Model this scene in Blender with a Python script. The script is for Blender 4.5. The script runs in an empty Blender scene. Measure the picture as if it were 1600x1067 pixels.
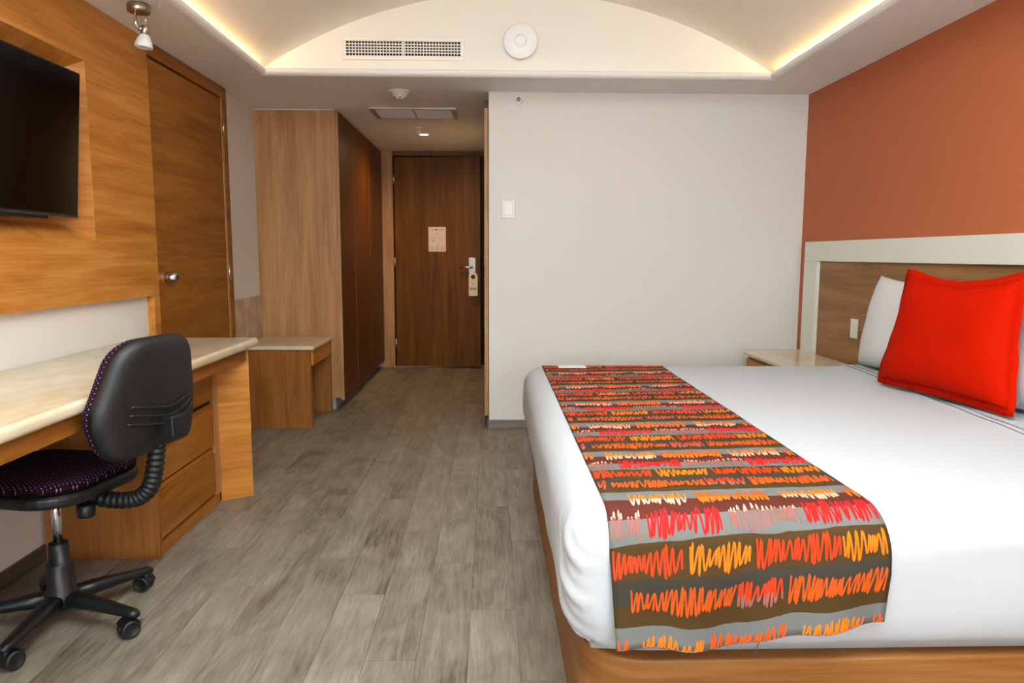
import bpy, bmesh, math, random
import numpy as np
from mathutils import Vector, Matrix
random.seed(7)
PI = math.pi
scene = bpy.context.scene
C = scene.collection

# ------------------------------------------------------------------ camera
H = 1.15
F_PX, YAW, PITCH, ROLL = 1137.83, 0.0284, 0.1183, 0.0028
def cam_axes():
    cy, sy, cp, sp, cr, sr = math.cos(YAW), math.sin(YAW), math.cos(PITCH), math.sin(PITCH), math.cos(ROLL), math.sin(ROLL)
    w = Vector((sy*cp, cy*cp, -sp)); r = Vector((cy, -sy, 0)); u = r.cross(w)
    return cr*r + sr*u, -sr*r + cr*u, w
_r, _u, _w = cam_axes()
cd = bpy.data.cameras.new('camera'); cam = bpy.data.objects.new('camera', cd); C.objects.link(cam)
cd.sensor_width = 36; cd.lens = F_PX/1600*36; cd.clip_start = 0.02
M = Matrix((( _r.x, _u.x, -_w.x, 0), (_r.y, _u.y, -_w.y, 0), (_r.z, _u.z, -_w.z, H), (0, 0, 0, 1)))
cam.matrix_world = M
scene.camera = cam

# ------------------------------------------------------------------ light and exposure
scene.view_settings.view_transform = 'Standard'; scene.view_settings.look = 'None'
scene.view_settings.gamma = 1; scene.view_settings.use_curve_mapping = False
scene.view_settings.exposure = 0.3
W = bpy.data.worlds.new('world'); scene.world = W; W.use_nodes = True
W.node_tree.nodes['Background'].inputs[0].default_value = (0.85, 0.92, 1, 1)
W.node_tree.nodes['Background'].inputs[1].default_value = 1.0
WIN_X0, WIN_X1, WIN_Z0, WIN_Z1, Y_BACK = -1.60, 1.95, 0.95, 2.12, -3.6
ld = bpy.data.lights.new('window_daylight', 'AREA'); ld.shape = 'RECTANGLE'
ld.size = WIN_X1-WIN_X0-.1; ld.size_y = WIN_Z1-WIN_Z0-.1; ld.energy = 145; ld.color = (0.78, 0.92, 1.0)
lo = bpy.data.objects.new('window_daylight', ld); C.objects.link(lo)
lo.location = ((WIN_X0+WIN_X1)/2, Y_BACK-.03, (WIN_Z0+WIN_Z1)/2); lo.rotation_euler = (PI/2, 0, 0)
# the photographer's flash, bounced off the vault behind the camera
fd = bpy.data.lights.new('bounce_flash', 'SPOT'); fd.energy = 1300; fd.color = (0.78, 0.92, 1.0); fd.spot_size = math.radians(92); fd.spot_blend = .5; fd.shadow_soft_size = .12
fo = bpy.data.objects.new('bounce_flash', fd); C.objects.link(fo); fo.location = (0.15, -0.1, 1.5); fo.rotation_euler = (PI-math.radians(29), 0, 0)
LED_STRENGTH = 34.0

# ------------------------------------------------------------------ materials
def new_mat(name):
    m = bpy.data.materials.new(name); m.use_nodes = True
    nt = m.node_tree; b = nt.nodes['Principled BSDF']
    return m, nt, b
def lin(c):
    return tuple((x/255/12.92 if x/255 <= .04045 else ((x/255+.055)/1.055)**2.4) for x in c) + (1,)
def plain(name, rgb, rough=.5, metal=0, spec=.5, bump=0, bscale=300, coat=0):
    m, nt, b = new_mat(name)
    b.inputs['Base Color'].default_value = lin(rgb); b.inputs['Roughness'].default_value = rough
    b.inputs['Metallic'].default_value = metal; b.inputs['Specular IOR Level'].default_value = spec
    b.inputs['Coat Weight'].default_value = coat
    if bump:
        tc = nt.nodes.new('ShaderNodeTexCoord'); n = nt.nodes.new('ShaderNodeTexNoise'); n.inputs['Scale'].default_value = bscale
        bp = nt.nodes.new('ShaderNodeBump'); bp.inputs['Strength'].default_value = bump; bp.inputs['Distance'].default_value = .002
        nt.links.new(tc.outputs['Object'], n.inputs['Vector']); nt.links.new(n.outputs[0], bp.inputs['Height'])
        nt.links.new(bp.outputs[0], b.inputs['Normal'])
    return m
def emit(name, rgb, s):
    m, nt, b = new_mat(name)
    b.inputs['Base Color'].default_value = lin(rgb); b.inputs['Emission Color'].default_value = lin(rgb); b.inputs['Emission Strength'].default_value = s
    return m
def ramp(nt, fac, stops, interp='LINEAR'):
    r = nt.nodes.new('ShaderNodeValToRGB'); r.color_ramp.interpolation = interp
    e = r.color_ramp.elements
    while len(e) < len(stops): e.new(.5)
    for i, (p, c) in enumerate(stops): e[i].position = p; e[i].color = lin(c)
    nt.links.new(fac, r.inputs[0]); return r.outputs[0]
def wood(name, axis, dark, mid, light, rough=.42, rnd=True):
    """axis: grain direction 0=x 1=y 2=z in object space"""
    m, nt, b = new_mat(name); N = nt.nodes; L = nt.links
    tc = N.new('ShaderNodeTexCoord'); oi = N.new('ShaderNodeObjectInfo')
    add = N.new('ShaderNodeVectorMath'); add.operation = 'MULTIPLY_ADD'
    add.inputs[1].default_value = (1, 1, 1)
    cb = N.new('ShaderNodeCombineXYZ'); mm = N.new('ShaderNodeMath'); mm.operation = 'MULTIPLY'; mm.inputs[1].default_value = 13 if rnd else 0
    L.new(oi.outputs['Random'], mm.inputs[0])
    for i in range(3): L.new(mm.outputs[0], cb.inputs[i])
    L.new(tc.outputs['Object'], add.inputs[0]); L.new(cb.outputs[0], add.inputs[2])
    def mapped(along, across):
        mp = N.new('ShaderNodeMapping'); s = [across]*3
        if axis == 'h': s = [along, along, across]
        else: s[axis] = along
        mp.inputs['Scale'].default_value = s
        L.new(add.outputs[0], mp.inputs[0]); return mp.outputs[0]
    n1 = N.new('ShaderNodeTexNoise'); n1.inputs['Scale'].default_value = 1; n1.inputs['Detail'].default_value = 8; n1.inputs['Roughness'].default_value = .62; n1.inputs['Distortion'].default_value = .9
    L.new(mapped(1.1, 15), n1.inputs['Vector'])
    n2 = N.new('ShaderNodeTexNoise'); n2.inputs['Scale'].default_value = 1; n2.inputs['Detail'].default_value = 5; n2.inputs['Roughness'].default_value = .6
    L.new(mapped(4, 150), n2.inputs['Vector'])
    n3 = N.new('ShaderNodeTexNoise'); n3.inputs['Scale'].default_value = 1; n3.inputs['Detail'].default_value = 2; n3.inputs['Distortion'].default_value = 1.5
    L.new(mapped(.5, 4.5), n3.inputs['Vector'])
    a = N.new('ShaderNodeMath'); a.operation = 'MULTIPLY_ADD'; a.inputs[1].default_value = .55
    L.new(n1.outputs[0], a.inputs[0])
    c = N.new('ShaderNodeMath'); c.operation = 'MULTIPLY'; c.inputs[1].default_value = .24; L.new(n2.outputs[0], c.inputs[0])
    d = N.new('ShaderNodeMath'); d.operation = 'MULTIPLY_ADD'; d.inputs[1].default_value = .25; L.new(n3.outputs[0], d.inputs[0]); L.new(c.outputs[0], d.inputs[2])
    L.new(d.outputs[0], a.inputs[2])
    L.new(ramp(nt, a.outputs[0], [(.36, dark), (.52, mid), (.66, light)]), b.inputs['Base Color'])
    b.inputs['Roughness'].default_value = rough; b.inputs['Specular IOR Level'].default_value = .2
    bp = N.new('ShaderNodeBump'); bp.inputs['Strength'].default_value = .12; bp.inputs['Distance'].default_value = .001
    L.new(n2.outputs[0], bp.inputs['Height']); L.new(bp.outputs[0], b.inputs['Normal'])
    return m
TEAK = ((150, 88, 30), (190, 122, 50), (210, 148, 78))
M_WOODY = wood('wood_grain_y', 1, *TEAK)
M_WOODX = wood('wood_grain_x', 0, *TEAK)
M_WOODZ = wood('wood_grain_z', 2, (148, 103, 64), (176, 127, 84), (196, 148, 105))
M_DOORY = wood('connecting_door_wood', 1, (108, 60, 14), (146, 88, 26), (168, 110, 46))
M_DOORZ = wood('entrance_door_wood', 2, (78, 44, 4), (104, 62, 7), (126, 80, 18))
M_WARD = wood('wardrobe_door_wood_shaded', 2, (68, 35, 5), (88, 48, 8), (104, 60, 14))  # dark tone includes the shade of doors lit at a grazing angle
M_HEADW = wood('headboard_wood', 1, (118, 78, 42), (150, 104, 60), (170, 124, 80))
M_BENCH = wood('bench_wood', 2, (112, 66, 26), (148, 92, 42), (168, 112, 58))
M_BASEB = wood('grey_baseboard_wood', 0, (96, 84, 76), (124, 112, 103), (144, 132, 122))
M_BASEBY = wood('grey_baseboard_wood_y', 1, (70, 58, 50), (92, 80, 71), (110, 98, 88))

def plank_mat():
    m, nt, b = new_mat('grey_oak_plank'); N = nt.nodes; L = nt.links
    tc = N.new('ShaderNodeTexCoord'); oi = N.new('ShaderNodeObjectInfo')
    cb = N.new('ShaderNodeCombineXYZ'); mm = N.new('ShaderNodeMath'); mm.operation = 'MULTIPLY'; mm.inputs[1].default_value = 37
    L.new(oi.outputs['Random'], mm.inputs[0])
    for i in range(3): L.new(mm.outputs[0], cb.inputs[i])
    add = N.new('ShaderNodeVectorMath'); L.new(tc.outputs['Object'], add.inputs[0]); L.new(cb.outputs[0], add.inputs[1])
    def noise(s, det=4, dist=0.0):
        mp = N.new('ShaderNodeMapping'); mp.inputs['Scale'].default_value = s; L.new(add.outputs[0], mp.inputs[0])
        n = N.new('ShaderNodeTexNoise'); n.inputs['Scale'].default_value = 1; n.inputs['Detail'].default_value = det; n.inputs['Distortion'].default_value = dist
        L.new(mp.outputs[0], n.inputs['Vector']); return n.outputs[0]
    g1 = noise((14, 1.7, 1), 7, 1.2); g2 = noise((120, 7, 1), 7, 1.2); g3 = noise((6, 3.2, 1), 2, 1.2)
    def mad(x, k, add_):
        q = N.new('ShaderNodeMath'); q.operation = 'MULTIPLY_ADD'; q.inputs[1].default_value = k; L.new(x, q.inputs[0])
        if isinstance(add_, float): q.inputs[2].default_value = add_
        else: L.new(add_, q.inputs[2])
        return q.outputs[0]
    g5 = noise((5.5, .75, 1), 2, .6)
    sn = N.new('ShaderNodeMath'); sn.operation = 'SINE'; mk = N.new('ShaderNodeMath'); mk.operation = 'MULTIPLY'; mk.inputs[1].default_value = 95; L.new(g5, mk.inputs[0]); L.new(mk.outputs[0], sn.inputs[0])
    t = mad(g1, .34, mad(g2, .38, mad(g3, .36, mad(sn.outputs[0], .024, mad(oi.outputs['Random'], .11, -.085)))))
    L.new(ramp(nt, t, [(.32, (82, 71, 57)), (.45, (116, 105, 90)), (.57, (133, 122, 107)), (.7, (152, 142, 127))]), b.inputs['Base Color'])
    b.inputs['Roughness'].default_value = .46; b.inputs['Specular IOR Level'].default_value = .35
    bp = N.new('ShaderNodeBump'); bp.inputs['Strength'].default_value = .25; bp.inputs['Distance'].default_value = .001
    L.new(g2, bp.inputs['Height']); L.new(bp.outputs[0], b.inputs['Normal'])
    return m
M_PLANK = plank_mat()

def marble():
    m, nt, b = new_mat('cream_marble'); N = nt.nodes; L = nt.links
    tc = N.new('ShaderNodeTexCoord'); mp = N.new('ShaderNodeMapping'); mp.inputs['Scale'].default_value = (5, 2.2, 4)
    L.new(tc.outputs['Object'], mp.inputs[0])
    n = N.new('ShaderNodeTexNoise'); n.inputs['Scale'].default_value = 1.4; n.inputs['Detail'].default_value = 6; n.inputs['Distortion'].default_value = 1.4
    L.new(mp.outputs[0], n.inputs['Vector'])
    L.new(ramp(nt, n.outputs[0], [(.3, (208, 188, 156)), (.5, (217, 200, 171)), (.7, (226, 211, 185))]), b.inputs['Base Color'])
    b.inputs['Roughness'].default_value = .18; b.inputs['Specular IOR Level'].default_value = .5
    return m
M_MARBLE = marble()
def tile_mat():
    m, nt, b = new_mat('beige_stone_tile'); N = nt.nodes; L = nt.links
    tc = N.new('ShaderNodeTexCoord'); n = N.new('ShaderNodeTexNoise'); n.inputs['Scale'].default_value = 9; n.inputs['Detail'].default_value = 6
    L.new(tc.outputs['Object'], n.inputs['Vector'])
    L.new(ramp(nt, n.outputs[0], [(.3, (172, 150, 120)), (.6, (193, 174, 146))]), b.inputs['Base Color']); b.inputs['Roughness'].default_value = .25
    return m
M_TILE = tile_mat()

M_WALL = plain('white_wall_paint', (226, 221, 213), .75, bump=.04, bscale=160)
M_CEIL = plain('ceiling_paint', (244, 242, 239), .8)
M_VAULT = plain('vault_paint', (238, 236, 230), .8)
M_ORANGE = plain('terracotta_wall_paint', (185, 100, 58), .7, bump=.04, bscale=160)
M_WHITE = plain('white_plastic', (236, 234, 230), .4)
M_GRILLE = plain('white_enamel', (243, 240, 234), .4)
M_HBFRAME = plain('off_white_lacquer', (228, 227, 215), .4)
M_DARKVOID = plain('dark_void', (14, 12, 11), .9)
M_BLACK = plain('black_plastic', (15, 15, 16), .42)
M_BLACKSH = plain('charcoal_plastic_shell', (15, 15, 15), .48, bump=.15, bscale=900)
M_RUBBER = plain('black_rubber', (17, 17, 18), .5)
M_SCREEN = plain('tv_screen', (2, 2, 3), .12, spec=.4)
M_BEZEL = plain('tv_bezel', (12, 12, 13), .3)
M_GREYMETAL = plain('grey_tv_trim', (70, 72, 74), .35, metal=.6)
M_CHROME = plain('chrome', (215, 215, 218), .12, metal=1)
M_NICKEL = plain('brushed_nickel', (168, 158, 142), .28, metal=1)
M_STEEL = plain('satin_steel', (188, 182, 172), .35, metal=1)
M_SHEET = plain('white_bed_linen', (184, 185, 188), .85, spec=.2, bump=.1, bscale=700)
M_PILLOW = plain('white_pillow_linen', (218, 217, 216), .85, spec=.2, bump=.1, bscale=700)
M_PIPING = plain('grey_stitching', (96, 92, 92), .8)
M_CARD = plain('white_card', (238, 232, 226), .6)
M_PAPER = plain('sign_paper', (226, 205, 196), .6)
M_INK = plain('dark_ink', (40, 34, 36), .7)
M_INKLIGHT = plain('pale_grey_ink', (176, 160, 154), .7)
M_INKPINK = plain('pink_ink', (205, 140, 135), .7)
M_PANELBLUE = plain('return_panel', (240, 246, 252), .5)
M_ALU = plain('aluminium_frame', (196, 186, 172), .4, metal=.5)
M_LED = emit('warm_led', (255, 212, 145), LED_STRENGTH)
M_LAMP = emit('downlight_glow', (255, 214, 150), 30)
M_FROST = plain('frosted_glass', (232, 230, 226), .35, spec=.6)
M_LENS = plain('lamp_glass', (205, 200, 190), .08, spec=.8)
def fabric_dots(name, rot_, uv_=False):
    m, nt, b = new_mat(name); N = nt.nodes; L = nt.links
    tc = N.new('ShaderNodeTexCoord'); mp = N.new('ShaderNodeMapping'); mp.inputs['Scale'].default_value = (95, 95, 95); mp.inputs['Rotation'].default_value = rot_
    if uv_:
        um = N.new('ShaderNodeUVMap'); um.uv_map = 'fab'; L.new(um.outputs[0], mp.inputs[0])
    else: L.new(tc.outputs['Object'], mp.inputs[0])
    v = N.new('ShaderNodeTexVoronoi'); v.inputs['Scale'].default_value = 1; v.inputs['Randomness'].default_value = 0; v.voronoi_dimensions = '2D'
    L.new(mp.outputs[0], v.inputs['Vector'])
    L.new(ramp(nt, v.outputs['Distance'], [(0, (176, 140, 160)), (.13, (176, 140, 160)), (.15, (34, 13, 32)), (1, (30, 11, 29))], 'CONSTANT'), b.inputs['Base Color'])
    b.inputs['Roughness'].default_value = .9; b.inputs['Specular IOR Level'].default_value = .1
    return m
M_FABRIC = fabric_dots('purple_dotted_fabric', (0, 0, .78)); M_FABRICB = fabric_dots('purple_dotted_back_fabric', (0, 0, .78), True)
def red_fabric():
    m, nt, b = new_mat('red_cushion_fabric'); N = nt.nodes; L = nt.links
    b.inputs['Base Color'].default_value = lin((184, 22, 0)); b.inputs['Roughness'].default_value = .8; b.inputs['Specular IOR Level'].default_value = .04
    b.inputs['Sheen Weight'].default_value = 0; b.inputs['Sheen Tint'].default_value = lin((255, 90, 30))
    tc = N.new('ShaderNodeTexCoord'); n = N.new('ShaderNodeTexNoise'); n.inputs['Scale'].default_value = 420
    bp = N.new('ShaderNodeBump'); bp.inputs['Strength'].default_value = .2; bp.inputs['Distance'].default_value = .001
    L.new(tc.outputs['Object'], n.inputs['Vector']); L.new(n.outputs[0], bp.inputs['Height']); L.new(bp.outputs[0], b.inputs['Normal'])
    return m
M_RED = red_fabric()

# ------------------------------------------------------------------ mesh helpers
def obj(name, bm, mat, parent=None, smooth=False, loc=None):
    me = bpy.data.meshes.new(name); bm.to_mesh(me); bm.free()
    if mat: me.materials.append(mat)
    if smooth:
        for p in me.polygons: p.use_smooth = True
    o = bpy.data.objects.new(name, me); C.objects.link(o)
    if parent: o.parent = parent
    if loc: o.location = loc
    return o
def tag(o, label=None, cat=None, group=None, kind=None):
    if label: o['label'] = label
    if cat: o['category'] = cat
    if group: o['group'] = group
    if kind: o['kind'] = kind
    return o
def thing(name, label, cat, loc=(0, 0, 0), rz=0, group=None, kind=None):
    o = bpy.data.objects.new(name, None); C.objects.link(o); o.location = loc; o.rotation_euler = (0, 0, rz); o.empty_display_size = .1
    return tag(o, label, cat, group, kind)
def add_box(bm, x0, x1, y0, y1, z0, z1, bev=0, seg=2):
    r = bmesh.ops.create_cube(bm, size=1); vs = r['verts']
    for v in vs:
        v.co = Vector(((x0+x1)/2 + v.co.x*(x1-x0), (y0+y1)/2 + v.co.y*(y1-y0), (z0+z1)/2 + v.co.z*(z1-z0)))
    if bev:
        es = list({e for v in vs for e in v.link_edges})
        bmesh.ops.bevel(bm, geom=es, offset=bev, segments=seg, affect='EDGES', profile=.5)
    return bm
def box(*a, **k): return add_box(bmesh.new(), *a, **k)
def boxes(lst, bev=0):
    bm = bmesh.new()
    for b in lst: add_box(bm, *b, bev=bev)
    return bm
def lathe(prof, seg=32, bm=None, mat4=None):
    """prof: list of (r, z) ; axis z"""
    bm = bm or bmesh.new(); rings = []
    for r, z in prof:
        if r < 1e-6: rings.append([bm.verts.new((0, 0, z))])
        else: rings.append([bm.verts.new((r*math.cos(2*PI*i/seg), r*math.sin(2*PI*i/seg), z)) for i in range(seg)])
    for a, b in zip(rings, rings[1:]):
        for i in range(seg):
            j = (i+1) % seg
            if len(a) == 1 and len(b) == 1: continue
            if len(a) == 1: bm.faces.new((a[0], b[i], b[j]))
            elif len(b) == 1: bm.faces.new((a[i], a[j], b[0]))
            else: bm.faces.new((a[i], a[j], b[j], b[i]))
    if mat4:
        for ring in rings:
            for v in ring: v.co = mat4 @ v.co
    bmesh.ops.recalc_face_normals(bm, faces=bm.faces[:])
    return bm
def tube(pts, rad, seg=12, bm=None, cap=True):
    bm = bm or bmesh.new(); pts = [Vector(p) for p in pts]; n = len(pts); rings = []
    rads = rad if isinstance(rad, (list, tuple)) else [rad]*n
    t0 = (pts[1]-pts[0]).normalized(); up = Vector((0, 0, 1)) if abs(t0.z) < .9 else Vector((1, 0, 0))
    nrm = t0.cross(up).normalized()
    for i, p in enumerate(pts):
        t = (pts[min(i+1, n-1)]-pts[max(i-1, 0)]).normalized()
        nrm = (nrm - t*nrm.dot(t)).normalized(); bi = t.cross(nrm)
        rings.append([bm.verts.new(p + (nrm*math.cos(2*PI*k/seg) + bi*math.sin(2*PI*k/seg))*rads[i]) for k in range(seg)])
    for a, b in zip(rings, rings[1:]):
        for k in range(seg): bm.faces.new((a[k], a[(k+1) % seg], b[(k+1) % seg], b[k]))
    if cap: bm.faces.new(rings[0][::-1]); bm.faces.new(rings[-1])
    return bm
def prism(poly, z0, z1, bev=0, seg=3, bm=None):
    bm = bm or bmesh.new()
    lo_ = [bm.verts.new((x, y, z0)) for x, y in poly]; hi = [bm.verts.new((x, y, z1)) for x, y in poly]
    bm.faces.new(lo_[::-1]); bm.faces.new(hi)
    for i in range(len(poly)): bm.faces.new((lo_[i], lo_[(i+1) % len(poly)], hi[(i+1) % len(poly)], hi[i]))
    bmesh.ops.recalc_face_normals(bm, faces=bm.faces[:])
    if bev:
        es = [e for e in bm.edges if abs(e.verts[0].co.z-e.verts[1].co.z) < 1e-6]
        bmesh.ops.bevel(bm, geom=es, offset=bev, segments=seg, affect='EDGES', profile=.5)
    return bm
def round_poly(corners, seg=6):
    """corners: (x, y, r) ccw -> polygon with rounded corners"""
    out = []; n = len(corners)
    for i in range(n):
        x, y, r = corners[i]; p = Vector((x, y)); a = Vector(corners[i-1][:2]); b = Vector(corners[(i+1) % n][:2])
        if r <= 0: out.append((x, y)); continue
        d1 = (a-p).normalized(); d2 = (b-p).normalized(); ang = d1.angle(d2); t = r/math.tan(ang/2)
        p1 = p+d1*t; p2 = p+d2*t; c = p+(d1+d2).normalized()*(r/math.sin(ang/2))
        a1 = math.atan2(p1.y-c.y, p1.x-c.x); a2 = math.atan2(p2.y-c.y, p2.x-c.x); da = a2-a1
        while da > PI: da -= 2*PI
        while da < -PI: da += 2*PI
        for k in range(seg+1): q = a1+da*k/seg; out.append((c.x+r*math.cos(q), c.y+r*math.sin(q)))
    return out
def grid(f, nu, nv, bm=None):
    bm = bm or bmesh.new(); V = [[bm.verts.new(f(i/nu, j/nv)) for j in range(nv+1)] for i in range(nu+1)]
    for i in range(nu):
        for j in range(nv): bm.faces.new((V[i][j], V[i+1][j], V[i+1][j+1], V[i][j+1]))
    return bm
def struct(name, bm, mat, parent=None, smooth=False):
    o = obj(name, bm, mat, parent, smooth)
    if not parent: o['kind'] = 'structure'
    return o

# ------------------------------------------------------------------ dimensions
ZC = 2.1735; XL, XR = -1.69, 2.033; YW = 4.76; XE = -0.0165; YD = 7.46
XP = -1.655                    # face of wooden wall panel
CX0, CX1, CY1, CY0 = -1.3026, 1.6409, 4.364, -3.0   # cove opening

# ------------------------------------------------------------------ floor and planks
fl = struct('floor', boxes([(XL-.1, XR+.1, Y_BACK-.1, 8.6, -.06, -.004)]), plain('floor_screed', (60, 52, 45), .8))
tag(fl, 'grey-brown oak plank floor running towards the entrance door', None)
PW, PLEN = .1475, .98
plank_cache = {}
def plank_mesh(w, l):
    k = (round(w, 3), round(l, 3))
    if k not in plank_cache:
        bm = box(0, w-.0011, 0, l-.0011, -.004, 0); me = bpy.data.meshes.new('plank'); bm.to_mesh(me); bm.free(); me.materials.append(M_PLANK); plank_cache[k] = me
    return plank_cache[k]
ncol = int(math.ceil((XR-XL)/PW))
for c in range(ncol):
    x0 = XL+c*PW; w = min(PW, XR-x0)
    ymax = YD+.08 if x0 < XE+.02 else YW+.01
    if w < .02: continue
    off = (c*.37 % 1)*PLEN + random.uniform(-.06, .06)
    y = Y_BACK-off
    while y < ymax:
        y0 = max(y, Y_BACK); y1 = min(y+PLEN, ymax)
        if y1-y0 > .03:
            o = bpy.data.objects.new('plank', plank_mesh(w, y1-y0)); C.objects.link(o); o.parent = fl; o.location = (x0, y0, 0)
        y += PLEN

# ------------------------------------------------------------------ walls
NY0, NY1, NZ0, NZ1 = 1.80, 3.127, 1.205, 1.93       # tv niche opening
wl = struct('wall_left', boxes([(XL-.16, XL, Y_BACK-.1, NY0-.02, 0, 2.7), (XL-.16, XL, NY1+.02, 7.7, 0, 2.7),
     (XL-.16, XL, NY0-.02, NY1+.02, 0, NZ0-.02), (XL-.16, XL, NY0-.02, NY1+.02, NZ1+.02, 2.7), (XL-.16, XL-.12, NY0-.02, NY1+.02, NZ0-.02, NZ1+.02)]), M_WALL)
struct('wall_right', box(XR, XR+.12, Y_BACK-.1, YW+.12, 0, 2.8), M_ORANGE)
struct('wall_bathroom', boxes([(XE, XR, YW, YW+.12, 0, ZC+.02), (XE, XE+.12, YW+.12, YD+.15, 0, ZC+.02)]), M_WALL)
struct('wall_back', boxes([(XL-.1, WIN_X0, Y_BACK-.12, Y_BACK, 0, 2.8), (WIN_X1, XR+.1, Y_BACK-.12, Y_BACK, 0, 2.8),
     (WIN_X0, WIN_X1, Y_BACK-.12, Y_BACK, 0, WIN_Z0), (WIN_X0, WIN_X1, Y_BACK-.12, Y_BACK, WIN_Z1, 2.8)]), M_WALL)
w1 = struct('window_1', boxes([(WIN_X0, WIN_X1, Y_BACK-.1, Y_BACK-.05, WIN_Z0, WIN_Z0+.05), (WIN_X0, WIN_X1, Y_BACK-.1, Y_BACK-.05, WIN_Z1-.05, WIN_Z1),
     (WIN_X0, WIN_X0+.05, Y_BACK-.1, Y_BACK-.05, WIN_Z0, WIN_Z1), (WIN_X1-.05, WIN_X1, Y_BACK-.1, Y_BACK-.05, WIN_Z0, WIN_Z1)]), M_WHITE)
# entrance wall around the door
DX0, DX1, DZ = -.985, -.07, 2.115
struct('wall_entrance', boxes([(XL, DX0-.13, YD, YD+.12, 0, ZC), (DX1+.0, XE+.02, YD+.0, YD+.12, 0, ZC), (DX0-.13, DX1, YD+.0, YD+.12, DZ+.03, ZC)]), M_WALL)
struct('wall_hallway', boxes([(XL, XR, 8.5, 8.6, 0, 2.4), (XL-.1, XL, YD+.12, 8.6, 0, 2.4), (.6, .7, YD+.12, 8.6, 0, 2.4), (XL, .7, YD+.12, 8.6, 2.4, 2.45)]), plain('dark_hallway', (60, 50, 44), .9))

# ------------------------------------------------------------------ ceiling: soffit ring, vault, lunettes, lip
ce = struct('ceiling', boxes([(XL-.1, CX0, Y_BACK-.1, 7.7, ZC, ZC+.03), (CX1, XR+.1, Y_BACK-.1, YW+.1, ZC, ZC+.03),
     (CX0, CX1, CY1, YW+.1, ZC, ZC+.03), (CX0, CX1, Y_BACK-.1, CY0, ZC, ZC+.03), (CX0, XE+.12, YW+.1, 7.7, ZC, ZC+.03)]), M_CEIL)
VXC = (CX0+CX1)/2; VR = 2.78; VZ0 = 2.672; VHW = 1.54; VY0, VY1 = CY0-.09, CY1+.09
def vz(dx): return VZ0-VR+math.sqrt(VR*VR-dx*dx)
struct('vault', grid(lambda a, b: (VXC-VHW+2*VHW*a, VY0+(VY1-VY0)*b, vz(-VHW+2*VHW*a)), 48, 2), M_VAULT, ce, True)
def lunette(y):
    bm = bmesh.new(); n = 40
    top = [bm.verts.new((VXC-VHW+2*VHW*i/n, y, vz(-VHW+2*VHW*i/n))) for i in range(n+1)]
    bot = [bm.verts.new((VXC-VHW+2*VHW*i/n, y, ZC+.02)) for i in range(n+1)]
    for i in range(n): bm.faces.new((bot[i], bot[i+1], top[i+1], top[i]))
    return bm
struct('lunette', lunette(VY1), M_VAULT, ce); struct('lunette', lunette(VY0), M_VAULT, ce)
struct('vault_side', boxes([(VXC-VHW-.02, VXC-VHW, VY0, VY1, ZC+.02, vz(VHW)+.01), (VXC+VHW, VXC+VHW+.02, VY0, VY1, ZC+.02, vz(VHW)+.01)]), M_VAULT, ce)
def lip():
    # rounded moulding swept round the opening
    prof = [(0.012, 0.0), (0, .003), (-.012, .012), (-.016, .022), (-.012, .032), (-.002, .039), (.012, .041), (.02, .036), (.02, .0)]   # (outwards from opening, up)
    bm = bmesh.new(); rings = []
    for cx, cy, sx, sy in ((CX0, CY0, -1, -1), (CX1, CY0, 1, -1), (CX1, CY1, 1, 1), (CX0, CY1, -1, 1)):
        rings.append([bm.verts.new((cx+sx*d, cy+sy*d, ZC-.003+h)) for d, h in prof])
    for i in range(4):
        a, b = rings[i], rings[(i+1) % 4]
        for k in range(len(prof)-1): bm.faces.new((a[k], a[k+1], b[k+1], b[k]))
    bmesh.ops.recalc_face_normals(bm, faces=bm.faces[:]); return bm
struct('trim_1', lip(), M_CEIL, None, False)
for nm, b, lab in (('led_strip', (CX0-.075, CX0-.05, VY0+.05, VY1-.1, ZC+.031, ZC+.037), 'warm light strip hidden in the cove above the television wall'),
              ('led_strip', (CX1+.05, CX1+.075, VY0+.05, VY1-.1, ZC+.031, ZC+.037), 'warm light strip hidden in the cove above the terracotta wall')):
    tag(obj(nm, box(*b), M_LED), lab, 'light strip', 'cove light strips')
tag(obj('led_strip', box(CX0, CX1, CY1+.045, CY1+.055, ZC+.031, ZC+.036), emit('dim_warm_led', (255, 218, 160), LED_STRENGTH*.035)), 'dim warm light strip in the cove under the air grille', 'light strip', 'cove light strips')

# baseboards and corner trims
struct('baseboard_bathroom', box(XE-.004, 1.58, YW-.012, YW-.0005, 0, .06, bev=.002), M_BASEB)
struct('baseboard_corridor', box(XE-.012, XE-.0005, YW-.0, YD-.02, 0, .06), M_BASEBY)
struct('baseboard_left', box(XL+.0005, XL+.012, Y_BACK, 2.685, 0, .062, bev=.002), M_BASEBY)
struct('trim_2', box(XL+.0005, -1.118, 5.365, 5.369, ZC-.006, ZC-.001), M_WHITE)

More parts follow.
